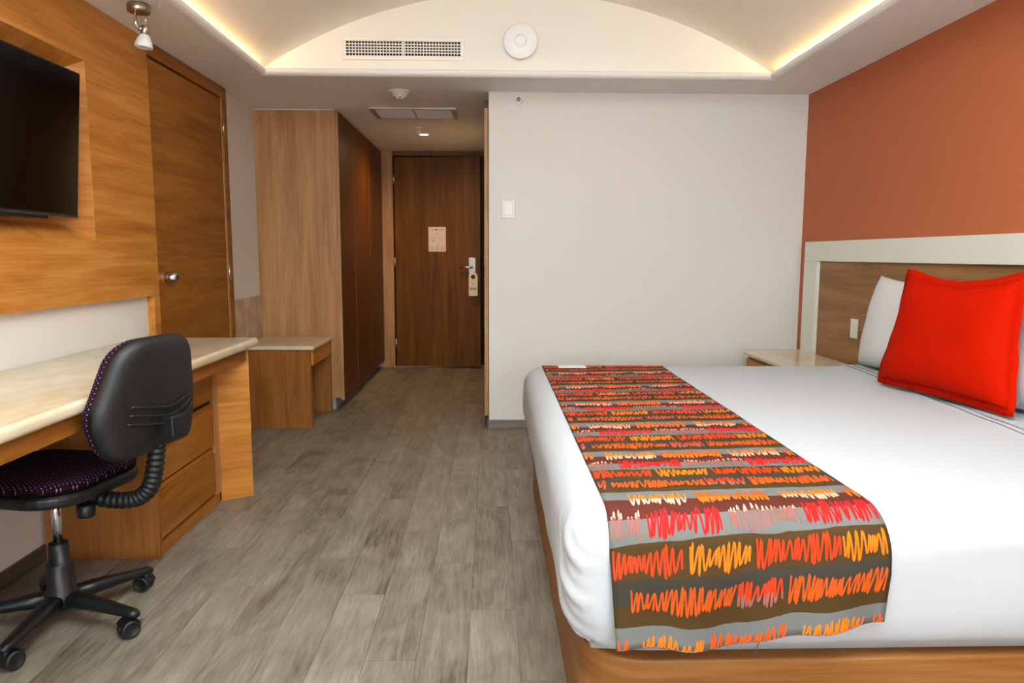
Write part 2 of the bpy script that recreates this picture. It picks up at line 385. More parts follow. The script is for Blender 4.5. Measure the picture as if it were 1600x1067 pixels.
# ------------------------------------------------------------------ wooden wall panel with tv niche
wp = thing('wall_panel', 'light teak veneer panel with splayed television niche on left wall', 'wall panel', (XL, 1.0, .946))
def loc_boxes(lst, o, bev=0): return boxes([(a-o[0], b-o[0], c-o[1], d-o[1], e-o[2], f-o[2]) for a, b, c, d, e, f in lst], bev)
O = (XL, 1.0, .946); Y0P = -.4; YS = 3.683
obj('veneer_face', loc_boxes([(XL+.0005, XP, Y0P, NY0, .946, ZC-.001), (XL+.0005, XP, NY1, YS, .946, ZC-.001), (XL+.0005, XP, NY0, NY1, .946, NZ0), (XL+.0005, XP, NY0, NY1, NZ1, ZC-.001),
      (XL+.0005, XP, 3.625, YS, .0, .946)], O), M_WOODY, wp)
dN, sN = .10, .085; M_SPLAY = wood('niche_splay_wood', 'h', *TEAK)
outer = [(NY0, NZ0), (NY1, NZ0), (NY1, NZ1), (NY0, NZ1)]; inner = [(NY0+sN, NZ0+.065), (NY1-sN, NZ0+.065), (NY1-sN, NZ1-.065), (NY0+sN, NZ1-.065)]
def quad(pts, o):
    bm = bmesh.new(); bm.faces.new([bm.verts.new((x-o[0], y-o[1], z-o[2])) for x, y, z in pts]); return bm
for i in range(4):
    a, b, c, d = outer[i], outer[(i+1) % 4], inner[(i+1) % 4], inner[i]
    obj('niche_splay', quad([(XP-.002, a[0], a[1]), (XP-.002, b[0], b[1]), (XP-dN, c[0], c[1]), (XP-dN, d[0], d[1])], O), M_SPLAY if i in (1, 3) else M_WOODX, wp)
obj('niche_back', quad([(XP-dN, y, z) for y, z in inner], O), M_WOODY, wp)

# ------------------------------------------------------------------ connecting door on the left wall (door_2)
d2 = thing('door_2', 'teak connecting door with horizontal grain beside the television panel', None, (XL, 3.69, 0), kind='structure')
O = (XL, 3.69, 0); XF = XP-.006
obj('frame_jamb', loc_boxes([(XL+.0005, XF+.006, 4.672, 4.742, 0, ZC-.001)], O, .003), M_DOORY, d2)
obj('frame_head', loc_boxes([(XL+.0005, XF+.006, 3.686, 4.671, 2.105, ZC-.001)], O, .003), M_DOORY, d2)
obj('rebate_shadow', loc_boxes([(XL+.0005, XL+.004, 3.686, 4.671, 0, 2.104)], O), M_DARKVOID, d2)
obj('leaf', loc_boxes([(XL+.006, XF-.004, 3.690, 4.664, .008, 2.096)], O, .002), M_DOORY, d2)
obj('doorstop_bead', loc_boxes([(XF-.0035, XF+.002, 4.658, 4.670, .008, 2.1)], O, .001), M_WOODZ, d2)
def hinge(parent, o, x, y, z, h=.1):
    obj('hinge', tube([(x-o[0], y-o[1], z-h/2-o[2]), (x-o[0], y-o[1], z+h/2-o[2])], .008, 10), M_STEEL, parent, True)
for z in (1.925, 1.035, .2): hinge(d2, O, XF+.008, 4.664, z)
kn = obj('knob', lathe([(0, 0), (.03, 0), (.031, .008), (.029, .03), (.025, .048), (.02, .052), (0, .053)], 24, mat4=Matrix.Translation((XF-.004-O[0], 3.80-O[1], 1.03)) @ Matrix.Rotation(PI/2, 4, 'Y')), M_CHROME, d2, True)
obj('keyhole', lathe([(0, 0), (.012, 0), (.012, .002), (0, .002)], 16, mat4=Matrix.Translation((XF+.049-O[0], 3.80-O[1], 1.03)) @ Matrix.Rotation(PI/2, 4, 'Y')), M_BLACK, kn)

# stone splashback tiles behind the bench
for y0, y1 in ((4.745, 5.03), (5.033, 5.318), (5.321, 5.368)):
    t = obj('tile', box(XL+.0005, XL+.010, y0, y1, .30, .853, bev=.001), M_TILE, wl)

# ------------------------------------------------------------------ television
TVY = 2.505
tv = thing('television', 'black flat screen television mounted in the wooden niche', 'television', (XP-.02, TVY, 1.29))
TW, TH = .97, .558
ang = math.atan2(.045, .557)
tvm = Matrix.Translation((-1.648-(XP-.02), 0, 0)) @ Matrix.Rotation(ang, 4, 'Y')
def tvbox(*a, bev=.003):
    bm = box(*a, bev=bev)
    for v in bm.verts: v.co = tvm @ v.co
    return bm
obj('case', tvbox(-.035, 0, -TW/2, TW/2, 0, TH), M_BEZEL, tv)
obj('screen', tvbox(.0002, .0015, -TW/2+.006, TW/2-.006, .014, TH-.006, bev=0), M_SCREEN, tv)
obj('bottom_trim', tvbox(-.01, .003, -TW/2+.002, TW/2-.002, .0005, .008, bev=.001), M_GREYMETAL, tv)
obj('rear_housing', tvbox(-.07, -.034, -TW/2+.18, TW/2-.13, -.012, TH*.6, bev=.008), M_BLACK, tv)
obj('sensor_pod', tvbox(-.02, -.002, -.06, .06, -.016, 0, bev=.003), M_BLACK, tv)
obj('wall_bracket', boxes([(XP-dN-(XP-.02)+.0005, -.045, -.15, .15, .12, .38)]), M_BLACK, tv)

# ------------------------------------------------------------------ ceiling spotlight
SX, SY = -1.455, 3.19
sp = thing('ceiling_spotlight', 'brushed nickel ceiling spotlight with frosted glass shade', 'spotlight', (SX, SY, ZC))
obj('canopy', lathe([(0, 0), (.043, 0), (.045, -.004), (.045, -.03), (.042, -.034), (0, -.034)], 32), M_NICKEL, sp, True)
arm = obj('arm', tube([(-.004, -.028, -.03), (-.004, -.028, -.085), (0, -.024, -.095), (.008, -.012, -.1)], .0055, 10), M_CHROME, sp, True)
obj('arm', tube([(.026, .0, -.03), (.026, .0, -.09)], .003, 8), M_CHROME, sp, True)
tl = Matrix.Translation((.022, .0, -.086)) @ Matrix.Rotation(.12, 4, 'Y')
obj('socket', lathe([(0, 0), (.014, 0), (.016, -.003), (.016, -.034), (.013, -.038), (0, -.038)], 20, mat4=tl), M_NICKEL, sp, True)
obj('swivel_joint', tube([(.0, -.016, -.1), (.016, -.002, -.1)], .009, 12), M_NICKEL, sp, True)
sh = obj('glass_shade', lathe([(.014, -.034), (.02, -.04), (.03, -.06), (.035, -.078), (.035, -.088), (.032, -.088), (.03, -.076), (.018, -.045)], 28, mat4=tl), M_FROST, sp, True)
obj('bulb_lens', lathe([(0, -.082), (.02, -.083), (.031, -.08)], 24, mat4=tl), M_LENS, sh, True)

# ------------------------------------------------------------------ air grille on lunette
GX0, GX1, GZ0, GZ1 = -.871, -.157, 2.281, 2.410; GY = VY1-.0005
ag = thing('air_grille', 'white rectangular air conditioning grille in the vault end wall', 'air grille', ((GX0+GX1)/2, GY, GZ0))
gc = (GX0+GX1)/2; hw = (GX1-GX0)/2; gh = GZ1-GZ0; bw = .024
obj('frame', boxes([(-hw, hw, -.014, 0, 0, bw), (-hw, hw, -.014, 0, gh-bw, gh), (-hw, -hw+bw, -.014, 0, bw, gh-bw), (hw-bw, hw, -.014, 0, bw, gh-bw)], .003), M_GRILLE, ag)
obj('duct', box(-hw+bw, hw-bw, -.002, -.0008, bw, gh-bw), M_DARKVOID, ag)
obj('mullion', box(-.004, .004, -.013, -.002, bw, gh-bw), M_GRILLE, ag)
nb = 37
vm = None
for i in range(1, nb):
    x = -hw+bw+(2*(hw-bw))*i/nb
    if vm is None:
        vo = obj('vertical_blade', box(-.0022, .0022, -.008, -.002, bw, gh-bw), M_GRILLE, ag); vm = vo.data
    else: vo = bpy.data.objects.new('vertical_blade', vm); C.objects.link(vo); vo.parent = ag
    vo.location = (x, 0, 0)
for i in range(1, 5):
    z = bw+(gh-2*bw)*i/5
    obj('horizontal_blade', box(-hw+bw, hw-bw, -.012, -.006, z-.0028, z+.0028), M_GRILLE, ag)
# round ceiling speaker / diffuser on lunette
spk = thing('round_diffuser', 'round white domed fitting on the vault end wall beside the grille', 'diffuser', (.17, GY, 2.386))
rot = Matrix.Rotation(PI/2, 4, 'X')
M_COOLW = plain('cool_white_plastic', (246, 249, 253), .45)
obj('dish', lathe([(0, 0), (.05, 0), (.055, .03), (.097, .035), (.1, .039), (.094, .045), (.06, .052), (.041, .053)], 40, mat4=rot), M_COOLW, spk, True)
obj('centre_cap', lathe([(.041, .0525), (.0385, .0515), (.037, .0525), (.036, .057), (.02, .059), (0, .0595)], 32, mat4=rot), M_COOLW, spk, True)

# ------------------------------------------------------------------ corridor ceiling fittings
sd = thing('smoke_detector', 'cream conical smoke detector on the corridor ceiling', 'smoke detector', (-.578, 4.76, ZC))
obj('base', lathe([(0, 0), (.068, 0), (.068, -.006), (.06, -.012), (0, -.012)], 32), plain('cream_plastic', (225, 214, 196), .5), sd, True)
obj('body', lathe([(.058, -.012), (.052, -.022), (.045, -.024), (.043, -.034), (.035, -.037), (.03, -.05), (.022, -.052), (0, -.053)], 32), bpy.data.materials['cream_plastic'], sd, True)
for a in range(6):
    obj('vent_slot', box(-.004, .004, -.0335, -.0305, -.048, -.041), M_BLACK, sd).rotation_euler = (0, 0, a*PI/3+.2)
rp = thing('return_panel', 'rectangular aluminium framed return air panel in corridor ceiling', 'ceiling panel', (-.552, 5.46, ZC))
obj('frame', boxes([(-.305, .305, -.19, -.172, -.012, -.0005), (-.305, .305, .172, .19, -.012, -.0005), (-.305, -.27, -.172, .172, -.012, -.0005), (.27, .305, -.172, .172, -.012, -.0005)], .002), M_ALU, rp)
for a, b in ((-.27, -.004), (.004, .27)):
    pn = obj('panel', box(a, b, -.172, .172, -.008, -.001), M_PANELBLUE, rp)
    for k in range(12): obj('slat', box(a+.004, b-.004, -.165+k*.0285, -.165+k*.0285+.02, -.011, -.008), M_PANELBLUE, pn)
obj('divider', box(-.004, .004, -.172, .172, -.011, -.001), M_ALU, rp)
for x in (-.288, .288): obj('screw', lathe([(0, -.0145), (.006, -.0145), (.006, -.012), (0, -.012)], 12), M_CHROME, rp).location = (x, 0, 0)
spr = thing('ceiling_sprinkler', 'white pendent sprinkler on ceiling in front of the downlight', 'sprinkler', (-.594, 6.09, ZC))
obj('escutcheon', lathe([(0, -.0005), (.034, -.0005), (.03, -.007), (.012, -.01), (0, -.01)], 24), M_WHITE, spr, True)
obj('yoke', tube([(-.009, 0, -.01), (-.011, 0, -.03), (-.004, 0, -.048), (.004, 0, -.048), (.011, 0, -.03), (.009, 0, -.01)], .003, 8), M_WHITE, spr, True)
obj('deflector', lathe([(0, -.048), (.014, -.049), (.014, -.051), (0, -.051)], 16), M_WHITE, spr)
dl = thing('downlight', 'glowing warm recessed downlight in the corridor ceiling', 'downlight', (-.577, 6.40, ZC))
obj('rim', lathe([(.04, -.001), (.052, -.001), (.05, -.007), (.038, -.008), (.036, -.002)], 28), M_WHITE, dl, True)
obj('glowing_lens', lathe([(0, -.006), (.037, -.005), (.037, -.002)], 24), M_LAMP, dl, True)
sl = bpy.data.lights.new('downlight_beam', 'SPOT'); sl.energy = 42; sl.color = (1, .66, .3); sl.spot_size = 2.95; sl.spot_blend = .9; sl.shadow_soft_size = .03
slo = bpy.data.objects.new('downlight_beam', sl); C.objects.link(slo); slo.parent = dl; slo.location = (0, 0, -.02)

# ------------------------------------------------------------------ white wall fittings
sw = thing('wall_switch', 'white square light switch on the white wall near the corridor', 'light switch', (.108, YW, 1.385))
obj('plate', box(-.042, .042, -.010, -.0005, 0, .112, bev=.004), M_WHITE, sw)
obj('rocker', box(-.027, .027, -.016, -.010, .018, .094, bev=.003), M_GRILLE, sw)
ss = thing('wall_sprinkler', 'small round sidewall sprinkler high on the white wall', 'sprinkler', (.172, YW, 2.126))
obj('escutcheon', lathe([(0, .0005), (.03, .0005), (.028, .006), (.016, .009), (.014, .004), (0, .004)], 24, mat4=rot), M_WHITE, ss, True)
obj('nozzle', lathe([(0, .004), (.009, .004), (.007, .022), (.011, .024), (.011, .026), (0, .026)], 14, mat4=rot), M_NICKEL, ss, True)

# ------------------------------------------------------------------ sliding wooden door at the corridor mouth (door_3)
d3 = thing('door_3', 'teak sliding door panel edge on at the end of the white wall', None, (XE-.017, 4.80, 0), kind='structure')
obj('leaf', box(-.013, .013, 0, .95, .078, 2.085, bev=.002), M_WOODZ, d3)
obj('track', box(-.012, .0155, -.0, 1.2, 2.087, 2.125, bev=.002), M_DOORZ, d3)
obj('floor_guide', box(-.01, .01, .02, .06, .0, .077, bev=.002), M_BLACK, d3)

# ------------------------------------------------------------------ entrance door (door_1)
d1 = thing('door_1', 'dark teak entrance door standing slightly ajar at corridor end', None, (DX0, YD, 0), kind='structure')
obj('jamb_panel', boxes([(-.128, -.002, -.03, .05, 0, ZC-.002)], .002), M_WOODZ, d1)
obj('jamb_panel', boxes([(DX1-DX0+.002, XE-DX0-.014, -.02, .05, 0, ZC-.002)], .002), M_DOORZ, d1)
obj('frame_head', boxes([(-.002, DX1-DX0+.002, -.02, .05, DZ+.012, ZC-.002)], .002), M_DOORZ, d1)
obj('door_gap_light', boxes([(-.002, DX1-DX0+.002, .0, .12, .0005, .006)]), M_MARBLE, d1)  # pale strip stands in for light leaking under the door
for z in (.43, .55, .9, 1.07, 1.12): obj('strike_plate', box(DX1-DX0-.004, DX1-DX0+.0015, .0, .022, z-.012, z+.012), M_STEEL, d1)
da = math.radians(-7.2)
lf = obj('leaf', box(0, .868, .0, .042, .012, DZ, bev=.002), M_DOORZ, d1); lf.rotation_euler = (0, 0, da); lf.location = (.012, .0, 0)
for z in (1.9, 1.07, .24): obj('hinge', tube([(-.004, -.006, z-.055), (-.004, -.006, z+.055)], .009, 10), M_STEEL, lf, True)
# lock plate + lever on leaf (leaf-local: x along width, y=0 front face)
obj('lock_plate', box(.752, .822, -.010, -.0005, .955, 1.12, bev=.003), M_STEEL, lf)
obj('lever', tube([(.787, -.006, 1.025), (.787, -.05, 1.025), (.775, -.058, 1.025), (.665, -.058, 1.027)], [.011, .011, .011, .008], 12), M_STEEL, lf, True)
obj('door_stop', lathe([(0, 0), (.016, 0), (.016, .02), (.01, .03), (0, .03)], 16), M_STEEL, d1, True).location = (.0, -.10, 0.0005)
# evacuation sign: a printed sheet on the door
def on_leaf(x, y, z): return lf_m @ Vector((x, y, z))
lf_m = Matrix.Translation((DX0+.012, YD, 0)) @ Matrix.Rotation(da, 4, 'Z')
es = thing('evacuation_notice', 'pale printed evacuation notice with the number 1 on entrance door', 'sign', on_leaf(.432, -.0008, 1.181), da)
obj('sheet', box(-.088, .088, -.0018, 0, 0, .245), M_PAPER, es)
def text_mesh(txt, size, name, mat, parent, loc):
    cu = bpy.data.curves.new('txt', 'FONT'); cu.body = txt; cu.size = size; cu.align_x = 'CENTER'; cu.extrude = .0002
    to = bpy.data.objects.new('txt', cu); C.objects.link(to)
    dg = bpy.context.evaluated_depsgraph_get(); me = bpy.data.meshes.new_from_object(to.evaluated_get(dg)); bpy.data.objects.remove(to)
    me.materials.clear(); me.materials.append(mat); o = bpy.data.objects.new(name, me); C.objects.link(o); o.parent = parent
    o.rotation_euler = (PI/2, 0, 0); o.location = loc; return o
text_mesh('1', .036, 'printed_number', M_INK, es, (-.043, -.0022, .206))
obj('printed_symbol', lathe([(0, 0), (.008, 0), (.008, .0005), (0, .0005)], 16, mat4=Matrix.Translation((-.009, -.0018, .218)) @ rot), M_INK, es)
obj('printed_heading', boxes([(.012, .072, -.0022, -.0018, .218, .223), (.012, .05, -.0022, -.0018, .211, .214)]), M_INKLIGHT, es)
def ink_line(pts, w, mat, nm):
    bm = bmesh.new()
    for (x0, z0), (x1, z1) in zip(pts, pts[1:]):
        d = Vector((x1-x0, z1-z0)).normalized()*w/2; n = Vector((-d.y, d.x))
        bm.faces.new([bm.verts.new((x, -.0022, z)) for x, z in ((x0+n.x, z0+n.y), (x0-n.x, z0-n.y), (x1-n.x, z1-n.y), (x1+n.x, z1+n.y))])
    return obj(nm, bm, mat, es)
ink_line([(-.028, .172), (-.036, .16), (-.056, .12), (-.046, .105), (-.034, .118), (-.02, .15), (.02, .15), (.036, .118), (.05, .11), (.06, .125), (.034, .165), (.026, .176)], .004, M_INKLIGHT, 'printed_plan')
ink_line([(-.03, .145), (-.02, .15), (-.02, .07)], .003, M_INKLIGHT, 'printed_plan'); ink_line([(.02, .15), (.02, .07), (-.02, .07)], .003, M_INKLIGHT, 'printed_plan')
ink_line([(-.012, .178), (.004, .178)], .012, M_INKPINK, 'printed_marker'); ink_line([(-.05, .104), (-.04, .104)], .01, M_INK, 'printed_marker')
for x in (-.055, 0, .055):
    obj('printed_text_block', boxes([(x-.022, x+.022, -.0022, -.0018, .012+k*.009, .016+k*.009) for k in range(5)]), M_INKLIGHT, es)
# hanging door tag
dt = thing('door_hanger', 'white do-not-disturb tag hanging from the entrance door lever', 'door hanger', on_leaf(.805, -.064, .742), da)
M_TAG = plain('tag_card', (232, 222, 206), .5)
tp = round_poly([(-.045, 0, .008), (.045, 0, .008), (.045, .235, .044), (-.045, .235, .044)], 8)
bm = bmesh.new()
bm = prism(tp, -.001, .001, bm=bm)
for v in bm.verts: v.co = Vector((v.co.x, v.co.z, v.co.y))
bmesh.ops.recalc_face_normals(bm, faces=bm.faces[:])
obj('card', bm, M_TAG, dt)
obj('punched_hole', lathe([(0, .0012), (.022, .0012), (.022, .0018), (0, .0018)], 20, mat4=Matrix.Translation((0, 0, .19)) @ rot), M_BLACK, dt)
obj('slit', box(-.045, -.02, -.0016, -.0012, .186, .19), M_BLACK, dt)
obj('printed_icon', boxes([(-.003, .003, -.0016, -.0012, .112, .13), (-.007, .007, -.0016, -.0012, .112, .117)]), M_INKLIGHT, dt)
obj('printed_band', box(-.036, .036, -.0016, -.0012, .06, .083), M_INKLIGHT, dt)

# ------------------------------------------------------------------ wardrobe
WY0, WY1 = 5.37, YD-.035
wd = thing('wardrobe', 'tall teak wardrobe lining the left side of the corridor', 'wardrobe', (XL, WY0, 0))
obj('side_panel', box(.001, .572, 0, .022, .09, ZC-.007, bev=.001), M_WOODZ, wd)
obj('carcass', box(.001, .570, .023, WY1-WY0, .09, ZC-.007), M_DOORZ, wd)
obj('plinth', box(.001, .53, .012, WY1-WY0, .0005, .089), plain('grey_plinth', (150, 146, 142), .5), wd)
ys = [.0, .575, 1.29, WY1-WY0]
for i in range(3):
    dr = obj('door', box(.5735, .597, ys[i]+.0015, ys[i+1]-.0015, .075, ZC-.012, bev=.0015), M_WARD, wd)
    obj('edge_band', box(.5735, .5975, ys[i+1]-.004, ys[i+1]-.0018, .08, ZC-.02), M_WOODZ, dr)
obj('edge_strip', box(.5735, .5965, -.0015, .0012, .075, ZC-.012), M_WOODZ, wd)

# ------------------------------------------------------------------ luggage bench
lb = thing('luggage_bench', 'low teak luggage bench with cream marble top beside the wardrobe', 'bench', (XL, 4.77, 0))
bx1 = -1.165-XL
top = prism(round_poly([(.012, 0, 0), (bx1, 0, .015), (bx1, .595, .005), (.012, .595, 0)], 4), .524, .552, bev=.009)
obj('marble_top', top, M_MARBLE, lb, False)
obj('front_panel', box(.012, bx1-.028, .014, .036, .0005, .523, bev=.001), M_BENCH, lb)
obj('end_panel', box(.35, bx1-.014, .535, .575, .0005, .523, bev=.001), M_BENCH, lb)
obj('side_rail', box(bx1-.036, bx1-.014, .037, .534, .42, .523, bev=.001), M_WOODY, lb)
obj('front_return', box(bx1-.075, bx1-.028, .036, .06, .0005, .42), M_BENCH, lb)

# ------------------------------------------------------------------ desk
dk = thing('desk', 'built-in teak desk with cream marble top along the left wall', 'desk', (XL, 2.69, 0))
DXF = -1.118-XL; yb = -2.6
dt_top = prism(round_poly([(.001, yb, 0), (DXF, yb, .01), (DXF, 3.53-2.69, .035), (.001, 3.53-2.69, 0)], 6), .713, .752, bev=.014, seg=4)
obj('marble_top', dt_top, M_MARBLE, dk, True)
px = -1.26-XL
obj('apron', prism([(.03, yb), (DXF-.035, yb), (DXF-.035, .66), (DXF-.028, .715), (.03, .715)], .655, .7125), M_DOORY, dk)  # darker wood puts the shadow under the top into the apron colour
obj('side_panel', box(.013, px+.006, -.01, .014, .0005, .655, bev=.001), M_BENCH, dk)  # darker wood carries the under-desk shade in its colour
obj('carcass', box(.013, px-.022, .0145, .63, .04, .655), M_DOORZ, dk)
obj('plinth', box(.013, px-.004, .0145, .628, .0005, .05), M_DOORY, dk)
obj('face_frame', boxes([(px-.0215, px, .0145, .022, .05, .655), (px-.0215, px, .592, .645, .05, .655), (px-.0215, px, .022, .592, .628, .655)]), M_WOODZ, dk)
for z0, z1 in ((.498, .622), (.285, .478), (.066, .248)):
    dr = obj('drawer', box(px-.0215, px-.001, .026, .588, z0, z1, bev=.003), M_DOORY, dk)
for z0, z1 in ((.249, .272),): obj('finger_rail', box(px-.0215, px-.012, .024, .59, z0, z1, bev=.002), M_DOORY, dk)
obj('finger_rail', box(px-.0215, px-.016, .024, .59, .4785, .4975), M_DARKVOID, dk)  # near-black strip painted for the shade in the drawer gap
fx0, fy0, fx1, fy1 = px-.002, .645, -1.14-XL, 3.415-2.69
dv = Vector((fx1-fx0, fy1-fy0)); nn = Vector((-dv.y, dv.x)).normalized()*.024
flm = bmesh.new()
prism([(fx0, fy0), (fx1, fy1), (fx1+nn.x, fy1+nn.y), (fx0+nn.x, fy0+nn.y)], .0005, .712, bm=flm)
M_WOODD = wood('flare_wood', 'h', *TEAK)
obj('flared_end_panel', flm, M_WOODD, dk)
obj('end_wall_panel', box(.013, px-.02, .63, .652, .0005, .655), M_WOODZ, dk)

# ------------------------------------------------------------------ headboard, outlet, nightstand
HY0, HY1 = .43, 4.632
hb = thing('headboard', 'wide teak headboard with broad off-white lacquered frame on terracotta wall', 'headboard', (XR, 2.53, 0))
hx = 2.0-XR
def hbx(x0, x1, y0, y1, z0, z1, bev=0): return box(x0, x1, y0-2.53, y1-2.53, z0, z1, bev=bev)
obj('frame_top', hbx(hx, -.0005, HY0, HY1, 1.117, 1.237, .002), M_HBFRAME, hb)
obj('frame_stile', hbx(hx, -.0005, HY1-.185, HY1, .0005, 1.1168, .002), M_HBFRAME, hb)
obj('frame_stile', hbx(hx, -.0005, HY0, HY0+.185, .0005, 1.1168, .002), M_HBFRAME, hb)
obj('wood_panel', hbx(-.012, -.0005, HY0+.1855, HY1-.1855, .0005, 1.1165), M_HEADW, hb)
ol = thing('wall_outlet', 'cream outlet plate on the headboard beside the white pillow', 'outlet', (XR-.012, 3.975, .695))
obj('plate', box(-.009, -.0005, -.038, .038, 0, .108, bev=.003), plain('cream_plate', (232, 226, 208), .4), ol)
obj('socket_insert', box(-.011, -.009, -.018, .018, .02, .088, bev=.001), bpy.data.materials['cream_plate'], ol)
ns = thing('nightstand', 'teak nightstand with cream marble top between bed and white wall', 'nightstand', (1.62, 3.95, 0))
nx1 = 1.998-1.62
obj('marble_top', prism(round_poly([(-.01, -.28, .02), (nx1, -.28, 0), (nx1, .66, 0), (-.01, .66, .05)], 6), .522, .55, bev=.009), M_MARBLE, ns)
obj('body', box(.03, nx1, -.25, .63, .06, .5215, bev=.002), M_WOODY, ns)
obj('plinth', box(.05, nx1, -.23, .61, .0005, .0595), M_DOORY, ns)
obj('drawer_front', box(.012, .0295, -.24, .62, .33, .5, bev=.002), M_WOODY, ns)
obj('drawer_front', box(.012, .0295, -.24, .62, .09, .32, bev=.002), M_WOODY, ns)

# ------------------------------------------------------------------ bed
BX0, BX1, BY0, BY1 = .165, 1.985, 1.462, 3.60; BZ0, BZ1 = .285, .608
bd = thing('bed', 'king size bed on a rounded teak plinth base', 'bed', (1.1, 2.53, 0))
bp_ = round_poly([(.203-1.1, 1.484-2.53, .14), (BX1-1.1, 1.484-2.53, 0), (BX1-1.1, 3.585-2.53, 0), (.203-1.1, 3.585-2.53, .14)], 10)
def base_wood():
    return wood('bed_base_wood', 'h', (104, 62, 25), (138, 88, 41), (158, 110, 62))
M_BEDW = base_wood()
obj('plinth_base', prism(bp_, .0005, .274, bev=.006, seg=2), M_BEDW, bd, False)
def rounded_box(x0, x1, y0, y1, z0, z1, r, n=(60, 70, 16), disp=None):
    """rounded box: dense cube pushed onto the offset surface of an inner box"""
    bm = bmesh.new(); cache = {}
    nx, ny, nz = n
    def vert(i, j, k):
        key = (i, j, k)
        if key not in cache:
            p = Vector((x0+(x1-x0)*i/nx, y0+(y1-y0)*j/ny, z0+(z1-z0)*k/nz))
            c = Vector((min(max(p.x, x0+r), x1-r), min(max(p.y, y0+r), y1-r), min(max(p.z, z0+r*.45), z1-r)))
            d = p-c
            if d.length > 1e-9:
                rr = r if p.z > z0+r*.45 else r
                mx = max(abs(d.x), abs(d.y), abs(d.z))
                if d.z < 0: d.z *= (r/(r*.45))
                mx = max(abs(d.x), abs(d.y), abs(d.z)); q = d.normalized()*mx
                if d.z < 0: q.z *= .45
                p = c+q
            if disp: p = disp(p)
            cache[key] = bm.verts.new(p)
        return cache[key]
    def face(f, a, b):
        for i in range(a):
            for j in range(b): bm.faces.new((f(i, j), f(i+1, j), f(i+1, j+1), f(i, j+1)))
    face(lambda i, j: vert(i, j, nz), nx, ny); face(lambda i, j: vert(j, i, 0), ny, nx)
    face(lambda i, j: vert(i, 0, j), nx, nz); face(lambda i, j: vert(j, ny, i), nz, nx)
    face(lambda i, j: vert(0, j, i), ny, nz) if False else face(lambda i, j: vert(0, i, j), ny, nz)
    face(lambda i, j: vert(nx, j, i), nz, ny)
    bmesh.ops.recalc_face_normals(bm, faces=bm.faces[:]); return bm
obj('mattress', rounded_box(BX0+.03-1.1, BX1-.01-1.1, BY0+.03-2.53, BY1-.03-2.53, .2745, BZ1-.012, .06, (12, 12, 4)), M_SHEET, bd, True)
from mathutils import noise as mnoise
def sheet_disp(p):
    q = p.copy()
    # tucked lower edge, soft bulge and diagonal pull wrinkles near the foot corner
    t = (p.z-BZ0)/(BZ1-BZ0)
    side = 0
    if p.x < BX0+.05:
        q.x += .035*(1-min(1, t*2.6))**2 - .012*math.sin(PI*min(1, max(0, t)))
    if p.y < BY0+.05:
        q.y += .03*(1-min(1, t*3))**2 - .003*math.sin(PI*min(1, max(0, t)))
    if p.x < BX0+.06 and t < .97:
        cn = max(0, 1-(p.y-BY0)/.42)
        q.x += cn*(.004*math.sin((p.z-(p.y-BY0)*.8)*75)+.0035*math.sin((p.z-(p.y-BY0)*.75)*150+1))*min(1, (1-t)*3)
        q.x += .004*mnoise.noise(Vector((p.y*5, p.z*9, 1.3)))
    if p.y < BY0+.06 and t < .9:
        q.y += .0025*mnoise.noise(Vector((p.x*4, p.z*14, 4.1)))
    if t > .95: q.z += .0025*mnoise.noise(Vector((p.x*3.1, p.y*3.1, 7)))
    if t < .12: q.z += .006*mnoise.noise(Vector((p.x*5, p.y*5, 2)))
    return q
sheet = obj('bed_sheet', rounded_box(BX0, BX1, BY0, BY1, BZ0, BZ1, .085, (90, 170, 30), sheet_disp), M_SHEET, None, True)
tag(sheet, 'smooth white bed sheet tucked tightly round the mattress', 'bed sheet')
# turned-down top edge with grey stitching
def fold_x(y): return 1.734+(y-3.59)*(1.734-1.584)/(3.59-2.074)
ft = thing('sheet_turndown', 'white turned-down sheet edge with grey stitching below the pillows', 'sheet', (1.7, 2.53, BZ1))
def fold_f(a, b):
    y = 3.53-(3.53-1.53)*b; x = fold_x(y)+(1.975-fold_x(y))*a
    h = .005+.0012*math.sin(y*23+a*5)
    if a < .02: h = .0
    return (x-1.7, y-2.53, h)
obj('folded_linen', grid(fold_f, 24, 60), M_SHEET, ft, True)
for dx in (.028, .062):
    obj('stitching', tube([(fold_x(y)+dx-1.7, y-2.53, .0062+.0012*math.sin(y*23+.5)) for y in [3.52-.05*k for k in range(40)]], .0013, 6), M_PIPING, ft)
obj('hem_seam', tube([(.575+.004*math.sin(z*60)-1.1, BY0+.003-2.53+.012*(1-(z-.29)/.06)-.003, z) for z in (.292, .31, .33, .35)], .001, 6), M_PIPING, bd)

